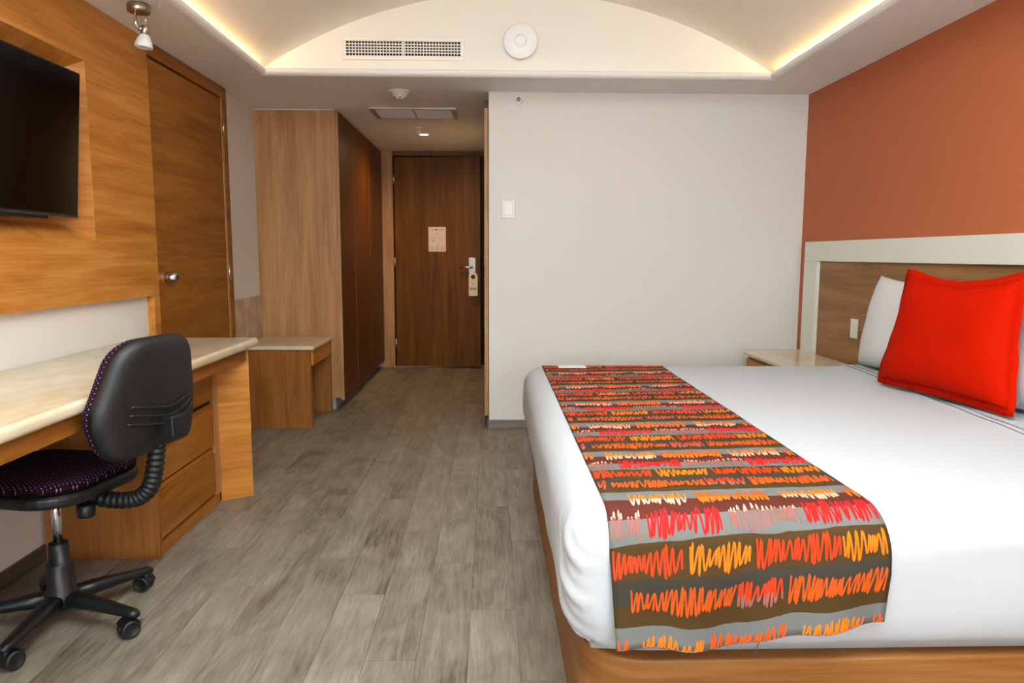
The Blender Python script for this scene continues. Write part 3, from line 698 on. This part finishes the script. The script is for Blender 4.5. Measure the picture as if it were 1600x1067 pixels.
# ------------------------------------------------------------------ pillows
def pillow(name, w, h, th, mat, label, cat, base, lean, yaw, flange=0, group=None, seed=0, sag=0.0, ears=0.0, taper=0.0):
    """stands on its lower edge: local y = width, z = height, x = thickness (front = -x)"""
    t = thing(name, label, cat, base, 0, group)
    def prof(u, v):
        a = max(0, 1-abs(u)**3.2); b = max(0, 1-abs(v)**3.2)
        return (a*b)**.55
    def shape(side):
        def f(a, b):
            u, v = 2*a-1, 2*b-1
            # outline pinched between corners
            yy = u*w/2*(1-.045*(1-v*v)*abs(u))*(1-taper*v) ; zz = h/2+v*h/2*(1-.05*(1-u*u)*(abs(v)))
            if v > 0: zz += ears*(u*u-.5)*v - sag*(1-u*u)*v
            x = side*th/2*prof(u, v)
            x += .006*mnoise.noise(Vector((u*2.2+seed, v*2.2, side)))*prof(u, v)
            return (x, yy, zz)
        return f
    bm = bmesh.new(); grid(shape(-1), 30, 30, bm); grid(shape(1), 30, 30, bm)
    bmesh.ops.remove_doubles(bm, verts=bm.verts[:], dist=.0005); bmesh.ops.recalc_face_normals(bm, faces=bm.faces[:])
    R_ = Matrix.Rotation(yaw, 4, 'Z') @ Matrix.Rotation(lean, 4, 'Y')
    for v in bm.verts: v.co = R_ @ v.co
    obj('stuffed_body', bm, mat, t, True)
    if flange:
        bm = bmesh.new(); n = 96; ri, ro = [], []
        for k in range(n):
            s = 4*k/n; e = int(s); q = 2*(s-e)-1
            u, v = ((q, -1), (1, q), (-q, 1), (-1, -q))[e]
            yy = u*w/2*(1-.045*(1-v*v)*abs(u))*(1-taper*v); zz = h/2+v*h/2*(1-.05*(1-u*u)*abs(v))
            if v > 0: zz += ears*(u*u-.5)*v - sag*(1-u*u)*v
            p = Vector((0, yy, zz)); c = Vector((0, 0, h/2)); d = Vector((0, u if abs(u) > .999 else 0, v if abs(v) > .999 else 0)).normalized()
            wob = .002*math.sin(k*.9+seed)+.004*math.sin(k*.37)
            ri.append(p-d*.012); o_ = p+d*flange; o_.x += wob; ro.append(o_)
        A = [bm.verts.new(R_ @ (p+Vector((-.003, 0, 0)))) for p in ri]; B = [bm.verts.new(R_ @ (p+Vector((-.0015, 0, 0)))) for p in ro]
        A2 = [bm.verts.new(R_ @ (p+Vector((.003, 0, 0)))) for p in ri]; B2 = [bm.verts.new(R_ @ (p+Vector((.0015, 0, 0)))) for p in ro]
        for k in range(n):
            j = (k+1) % n
            bm.faces.new((A[k], A[j], B[j], B[k])); bm.faces.new((A2[j], A2[k], B2[k], B2[j])); bm.faces.new((B[k], B[j], B2[j], B2[k]))
        obj('flange', bm, mat, t, True)
    return t
ZT = BZ1+.006
pillow('pillow', .66, .44, .16, M_PILLOW, 'white bed pillow leaning on headboard left of the red cushion', 'pillow', (1.815, 3.21, ZT+.004), .20, -.03, group='white bed pillows', seed=1, sag=.004, ears=.012)
pillow('pillow', .66, .44, .16, M_PILLOW, 'white bed pillow at the right edge behind the red cushion', 'pillow', (1.822, 2.225, ZT+.004), .20, .02, group='white bed pillows', seed=3, sag=.004, ears=.012)
pillow('cushion', .60, .435, .15, M_RED, 'bright red square cushion with a flanged edge propped on the bed', 'cushion', (1.672, 2.645, ZT+.026), .15, .13, flange=.022, seed=5, sag=.012, ears=.022, taper=.10)

# ------------------------------------------------------------------ bed runner with scribbled bands
RX0, RX1 = .247, .835; RW = RX1-RX0; RP = .345
Y_TOPN = BY0+.085; ZR = BZ1+.004
L_TOP = 3.515-Y_TOPN; ARC_R = .089; L_ARC = PI/2*ARC_R; L_HANG = .178; SKEW = .045
V_FAR = .12
V_TOT = V_FAR+L_TOP+L_ARC+L_HANG
def runner(u, v, h=0.0):
    """u metres across, v metres along from the far side; h = offset off the cloth"""
    x = RX0+u; s = v-V_FAR-SKEW*(u/RW-.5)
    # slight sideways drift of the cloth along the bed
    if s < 0:
        a = -s/ARC_R
        a = min(a, PI/2); return Vector((x, 3.515+math.sin(a)*(ARC_R+h), ZR-ARC_R+math.cos(a)*(ARC_R+h)))
    wr = .0016*mnoise.noise(Vector((u*9, v*3, 0)))+.0010*mnoise.noise(Vector((u*30, v*5, 3)))
    if s <= L_TOP: return Vector((x, 3.515-s, ZR+h+max(-.0008, wr)))
    s -= L_TOP
    if s <= L_ARC:
        a = s/ARC_R; k = a/(PI/2); r = ARC_R+h+.004*k
        bul = .012*k*(u/RW)
        return Vector((x+bul, Y_TOPN-math.sin(a)*r, ZR-ARC_R+math.cos(a)*r))
    s -= L_ARC; k = s/L_HANG
    fold = k*(.010*math.sin(u*17+.6)+.006*math.sin(u*41+1)+.012)
    hem = k*(.012*math.sin(u*11+2.2)+.006*math.sin(u*23))
    return Vector((x+.012*(u/RW)*(1-k)-.004*k*(u/RW)+.010*k*(1-u/RW), Y_TOPN-ARC_R-.004-.010*min(1, k*4)-h-fold-.002*mnoise.noise(Vector((u*20, s*8, 2))), ZR-ARC_R-s+hem))
NV = 150; NU = 40
bm = bmesh.new(); uvl = bm.loops.layers.uv.new('cloth')
V = [[bm.verts.new(runner(RW*i/NU, V_TOT*j/NV)) for j in range(NV+1)] for i in range(NU+1)]
for i in range(NU):
    for j in range(NV):
        f = bm.faces.new((V[i][j], V[i][j+1], V[i+1][j+1], V[i+1][j]))
        for lp, (a, b) in zip(f.loops, ((i, j), (i, j+1), (i+1, j+1), (i+1, j))): lp[uvl].uv = (RW*a/NU, V_TOT*b/NV)
V_PHASE = V_FAR+3.515-1.622            # a band repeat starts where y = 1.622
def runner_mat():
    m, nt, b = new_mat('striped_runner_cloth'); N = nt.nodes; L = nt.links
    uv = N.new('ShaderNodeUVMap'); uv.uv_map = 'cloth'; sx = N.new('ShaderNodeSeparateXYZ'); L.new(uv.outputs[0], sx.inputs[0])
    n = N.new('ShaderNodeTexNoise'); n.inputs['Scale'].default_value = 9; n.inputs['Detail'].default_value = 3; L.new(uv.outputs[0], n.inputs['Vector'])
    wob = N.new('ShaderNodeMath'); wob.operation = 'MULTIPLY_ADD'; wob.inputs[1].default_value = .02; L.new(n.outputs[0], wob.inputs[0]); L.new(sx.outputs[1], wob.inputs[2])
    a = N.new('ShaderNodeMath'); a.operation = 'SUBTRACT'; a.inputs[1].default_value = V_PHASE+.01-10*RP; L.new(wob.outputs[0], a.inputs[0])
    d = N.new('ShaderNodeMath'); d.operation = 'DIVIDE'; d.inputs[1].default_value = RP; L.new(a.outputs[0], d.inputs[0])
    fr = N.new('ShaderNodeMath'); fr.operation = 'FRACT'; L.new(d.outputs[0], fr.inputs[0])
    GREY, MAR, OLI, CHA = (104, 104, 101), (86, 38, 28), (70, 50, 22), (56, 50, 42)
    col = ramp(nt, fr.outputs[0], [(0, GREY), (.15, MAR), (.345, GREY), (.5, OLI), (.71, CHA), (.86, OLI)], 'CONSTANT')
    n2 = N.new('ShaderNodeTexNoise'); n2.inputs['Scale'].default_value = 500; L.new(uv.outputs[0], n2.inputs['Vector'])
    mx = N.new('ShaderNodeMixRGB'); mx.blend_type = 'OVERLAY'; mx.inputs[0].default_value = .25; L.new(col, mx.inputs[1]); L.new(n2.outputs[0], mx.inputs[2])
    L.new(mx.outputs[0], b.inputs['Base Color']); b.inputs['Roughness'].default_value = .8; b.inputs['Specular IOR Level'].default_value = .15
    return m
ro = thing('bed_runner', 'striped grey, maroon and olive bed runner with orange scribbles', 'bed runner', (0, 0, 0))
cl = obj('cloth', bm, runner_mat(), ro, True)
sm = cl.modifiers.new('thick', 'SOLIDIFY'); sm.thickness = .003; sm.offset = -1
THREAD = {k: plain('thread_'+k, c, .7, spec=.2) for k, c in dict(orange=(216, 78, 8), amber=(226, 108, 8), red=(204, 22, 18), pink=(222, 160, 138), rust=(176, 72, 14), scarlet=(212, 52, 10), rose=(150, 88, 78), crimson=(176, 24, 28)).items()}
def scribble(u0, u1, v0, amp, color, width=.0042, pitch=.0065, seed=0, lean=.006):
    """zigzag of thread; color = name or (upper, lower, v of the change)"""
    rnd = random.Random(seed); pts = []; u = u0; k = 0
    e0, e1, e2 = rnd.uniform(0, 6), rnd.uniform(1.2, 2.4), rnd.uniform(.12, .25)
    while u < u1:
        e = 1-e2+e2*math.sin(e0+(u-u0)/(u1-u0)*PI*e1*1.5)
        sgn = 1 if k % 2 else -1
        pts.append((min(max(u-sgn*lean*.5+rnd.uniform(-.002, .002), u0), u1), v0+sgn*amp*e*rnd.uniform(.72, 1.0)))
        u += pitch*rnd.choice((.2, .5, .7, .9, 1.1, 1.4)); k += 1
    if len(pts) < 4: return
    cp = []
    for i in range(len(pts)-1):
        p0, p1, p2, p3 = pts[max(i-1, 0)], pts[i], pts[i+1], pts[min(i+2, len(pts)-1)]
        for s in range(6):
            t = s/6; q = []
            for c in (0, 1):
                a, b_, c_, d_ = p0[c], p1[c], p2[c], p3[c]
                q.append(.5*(2*b_+(c_-a)*t+(2*a-5*b_+4*c_-d_)*t*t+(3*b_-a-3*c_+d_)*t**3))
            cp.append(q)
    cp.append(pts[-1])
    bm = bmesh.new(); prev = None; pv = 0; lift = .0006+rnd.random()*.0006
    two = isinstance(color, tuple)
    for i, (uu, vv) in enumerate(cp):
        a = cp[max(i-1, 0)]; b_ = cp[min(i+1, len(cp)-1)]
        du, dv_ = b_[0]-a[0], b_[1]-a[1]; l = math.hypot(du, dv_) or 1; nx, ny = -dv_/l*width/2, du/l*width/2
        row = []
        for sft, hh in ((-1, .0002), (0, lift), (1, .0002)):
            U = min(max(uu+nx*sft, .001), RW-.001); Vv = min(max(vv+ny*sft, .002), V_TOT-.002)
            row.append(bm.verts.new(runner(U, Vv, .0008+hh)))
        if prev:
            for f in (bm.faces.new((prev[0], row[0], row[1], prev[1])), bm.faces.new((prev[1], row[1], row[2], prev[2]))):
                f.material_index = 1 if two and (vv+pv)/2 > color[2] else 0
        prev = row; pv = vv
    bmesh.ops.recalc_face_normals(bm, faces=bm.faces[:])
    o = obj('embroidered_scribble', bm, THREAD[color[0] if two else color], ro, True)
    if two: o.data.materials.append(THREAD[color[1]])
rows = [ # (centre, half amplitude, colour-change position as fractions of a repeat, [(start, end, upper colour, lower colour)])
    (.150, .11, .155, [(0, .045, 'orange', 'amber'), (.10, .33, 'amber', 'pink'), (.36, .64, 'orange', 'amber'), (.69, .92, 'amber', 'pink'), (.955, 1, 'orange', 'amber')]),
    (.385, .115, .345, [(.005, .12, 'pink', 'rose'), (.14, .42, 'crimson', 'red'), (.44, .71, 'pink', 'rose'), (.725, 1, 'crimson', 'red')]),
    (.612, .10, .6, [(0, .255, 'scarlet', 'scarlet'), (.28, .5, 'amber', 'amber'), (.52, .82, 'scarlet', 'scarlet'), (.83, 1, 'amber', 'amber')]),
    (.845, .10, .86, [(0, .042, 'scarlet', 'rose'), (.06, .445, 'rust', 'orange'), (.455, .62, 'scarlet', 'rose'), (.635, 1, 'rust', 'orange')])]
sd_ = 0
for rep in range(-7, 3):
    for cf, af, ch_, segs in rows:
        v0 = V_PHASE+(rep+cf)*RP
        if v0-af*RP < .01 or v0-af*RP > V_TOT-.012: continue
        for a, b_, c0, c1 in segs:
            sd_ += 1
            a2, b2 = max(.004, a*RW), min(RW-.004, b_*RW)
            if b2-a2 < .012: continue
            thin = c1 == 'rose' and cf < .5
            scribble(a2, b2, v0, af*RP, (c0, c1, V_PHASE+(rep+ch_)*RP), width=.0026 if thin else .0042, pitch=.0052 if thin else .0062, seed=sd_)
# small white card on the runner
cdm = box(-.066, .066, -.035, .035, 0, .003, bev=.001)
tag(obj('card', cdm, M_CARD, None, loc=(.385, 3.44, ZR+.006)), 'small white card lying at the far end of the runner', 'card')

# ------------------------------------------------------------------ office chair
CXc, CYc = -1.343, 2.207
ch = thing('office_chair', 'black swivel office chair with purple dotted fabric at the desk', 'office chair', (CXc, CYc, 0))
HEAD = math.radians(-10)
ca, sa = math.cos(HEAD), math.sin(HEAD)
def cl_(x, y, z): return Vector((x*ca-y*sa, x*sa+y*ca, z))     # x = towards the backrest
def xf(bm, off=(0, 0, 0)):
    for v in bm.verts: v.co = cl_(v.co.x+off[0], v.co.y+off[1], v.co.z+off[2])
    return bm
# base
obj('hub', lathe([(0, .055), (.04, .055), (.048, .065), (.048, .105), (.041, .112), (.038, .195), (.036, .2), (.030, .202), (.029, .258), (.026, .262), (0, .262)], 28), M_BLACK, ch, True)
obj('gas_lift', lathe([(0, .25), (.0145, .25), (.0145, .436), (0, .436)], 20), M_CHROME, ch, True)
RB = .268
leg_me = wheel_me = None
def leg_bm():
    bm = bmesh.new(); secs = []
    for t, wd_, h0, h1 in ((.03, .027, .06, .108), (.10, .026, .06, .104), (.18, .022, .06, .094), (RB-.015, .018, .058, .084), (RB+.008, .017, .057, .082), (RB+.021, .010, .06, .076)):
        n = 10; ring = []
        for k in range(n):
            a = 2*PI*k/n; cy_, cz_ = math.cos(a), math.sin(a)
            ring.append(bm.verts.new((t, wd_*math.copysign(abs(cy_)**.7, cy_), (h0+h1)/2+(h1-h0)/2*math.copysign(abs(cz_)**.7, cz_))))
        secs.append(ring)
    for a, b in zip(secs, secs[1:]):
        for k in range(10): bm.faces.new((a[k], a[(k+1) % 10], b[(k+1) % 10], b[k]))
    bm.faces.new(secs[0][::-1]); bm.faces.new(secs[-1]); bmesh.ops.recalc_face_normals(bm, faces=bm.faces[:]); return bm
def wheel_bm(s):
    prof = [(0, 0), (.022, .0), (.0265, .003), (.028, .008), (.028, .016), (.0245, .021), (.020, .0215), (.018, .019), (0, .018)]
    return lathe(prof, 24, mat4=Matrix.Translation((0, .002*s, .028)) @ Matrix.Rotation(-PI/2*s, 4, 'X'))
for k, cyaw in zip(range(5), (2.1, -2.0, 2.7, .3, 1.6)):
    a = math.radians(54-72*k)
    l = obj('leg', leg_bm(), M_BLACK, ch, True); l.rotation_euler = (0, 0, a)
    cs = obj('caster', lathe([(0, .03), (.011, .03), (.013, .05), (.011, .07), (0, .07)], 14), M_BLACK, l, True); cs.location = (RB, 0, 0)
    for s in (-1, 1):
        w_ = obj('wheel', wheel_bm(s), M_RUBBER, l, True); w_.location = (RB+.012*math.cos(cyaw), .012*math.sin(cyaw), 0); w_.rotation_euler = (0, 0, cyaw)
    hd = obj('caster_hood', grid(lambda u, v: (.0315*math.cos(.5+u*2.5), -.022+.044*v, .028+.0315*math.sin(.5+u*2.5)), 10, 3), M_BLACK, l, True)
    hd.location = (RB+.012*math.cos(cyaw), .012*math.sin(cyaw), 0); hd.rotation_euler = (0, 0, cyaw)
# seat
def seat_poly(s):
    return round_poly([(-.23*s, -.2*s, .1*s), (.2*s, -.215*s, .13*s), (.2*s, .215*s, .13*s), (-.23*s, .2*s, .1*s)], 8)
SO = (-.025, .03, .016); SB = (.0, .03, .012)
obj('seat_shell', xf(prism(seat_poly(1.0), .408, .447, bev=.014, seg=3), SO), M_BLACK, ch, False)
bm = prism(seat_poly(.985), .4475, .478, bev=.022, seg=5)
bmesh.ops.subdivide_edges(bm, edges=[e for e in bm.edges if e.calc_length() > .2], cuts=2)
obj('seat_cushion', xf(bm, SO), M_FABRIC, ch, True)
obj('under_plate', xf(box(-.09, .12, -.075, .075, .385, .4075, bev=.006), SO), M_BLACK, ch)
obj('tension_knob', xf(lathe([(0, 0), (.024, 0), (.026, .005), (.026, .035), (.02, .04), (0, .04)], 18), (.12, -.02, .36)), M_BLACK, ch, True)
# bellows bar
path = [(.10, 0, .392), (.18, 0, .384), (.255, 0, .394), (.3, 0, .43), (.32, 0, .49), (.332, 0, .56), (.342, 0, .62), (.343, 0, .65), (.343, 0, .685)]
def resample(pts, n):
    pts = [Vector(p) for p in pts]; out = []; m = len(pts)-1
    for i in range(n+1):
        t = i/n*m; k = min(int(t), m-1); f = t-k
        p0, p1, p2, p3 = pts[max(k-1, 0)], pts[k], pts[k+1], pts[min(k+2, m)]
        out.append(.5*(2*p1+(p2-p0)*f+(2*p0-5*p1+4*p2-p3)*f*f+(3*p1-p0-3*p2+p3)*f**3))
    return out
rp_ = resample(path, 120)
obj('bellows_bar', xf(tube(rp_, [.0265 if i % 4 < 2 else .0215 for i in range(len(rp_))], 14), SB), M_RUBBER, ch, True)
# backrest: local plane, y across, z up, leaning back slightly
BZL, BZH = .555, .90
def back_half(z):       # half width by height
    t = (z-BZL)/(BZH-BZL)
    return .225-.035*t
def back_outline(inset=0, n=10):
    c = [(-.19, BZL, .075), (.19, BZL, .075), (.23, BZL+.13, .12), (.155, BZH, .10), (-.155, BZH, .10), (-.23, BZL+.13, .12)]
    pl = round_poly(c, n)
    cx, cz = 0, (BZL+BZH)/2
    if inset: pl = [(y*(1-inset/.21), cz+(z-cz)*(1-inset/.17)) for y, z in pl]
    return pl
def back_x(y, z): return .262+.05*(z-BZL)-1.15*y*y      # concave towards sitter
def back_layer(loops):
    """loops: list of (inset, xoffset); builds skin between loops and closes the last"""
    bm = bmesh.new(); rings = []
    for ins, xo in loops:
        rings.append([bm.verts.new((back_x(y, z)+xo, y, z)) for y, z in back_outline(ins)])
    n = len(rings[0]); uvl = bm.loops.layers.uv.new('fab'); acc = [0]
    for a, b in zip(rings, rings[1:]): acc.append(acc[-1]+(a[0].co-b[0].co).length)
    per = [0]
    for k in range(n): per.append(per[-1]+(rings[0][k].co-rings[0][(k+1) % n].co).length)
    for i, (a, b) in enumerate(zip(rings, rings[1:])):
        for k in range(n):
            f = bm.faces.new((a[k], a[(k+1) % n], b[(k+1) % n], b[k]))
            for lp, q in zip(f.loops, ((per[k], acc[i]), (per[k+1], acc[i]), (per[k+1], acc[i+1]), (per[k], acc[i+1]))): lp[uvl].uv = q
    bm.faces.new(rings[-1])
    bm.faces.new(rings[0][::-1]); bmesh.ops.recalc_face_normals(bm, faces=bm.faces[:]); return bm
BO = (.072, .035, .008)
obj('backrest_shell', xf(back_layer([(0, 0), (0, .014), (.006, .026), (.016, .034), (.034, .037), (.06, .036), (.1, .035), (.14, .035)]), BO), M_BLACKSH, ch, True)
obj('backrest_cushion', xf(back_layer([(.002, -.0005), (.0, -.012), (.006, -.026), (.02, -.034), (.05, -.036), (.1, -.037), (.14, -.037)]), BO), M_FABRICB, ch, True)
for i, zz in enumerate((.665, .69, .715)):
    pts = [(back_x(y, zz)+.0375, y, zz-.03*(1-math.sqrt((y/.155)**2+.02))) for y in np.linspace(-.155+.006*i, .155-.006*i, 25)]
    obj('moulded_rib', xf(tube(pts, .0035, 8), BO), M_BLACKSH, ch, True)
obj('bracket_block', xf(box(.275, .335, -.032, .032, .60, .665, bev=.006), BO), M_BLACK, ch)
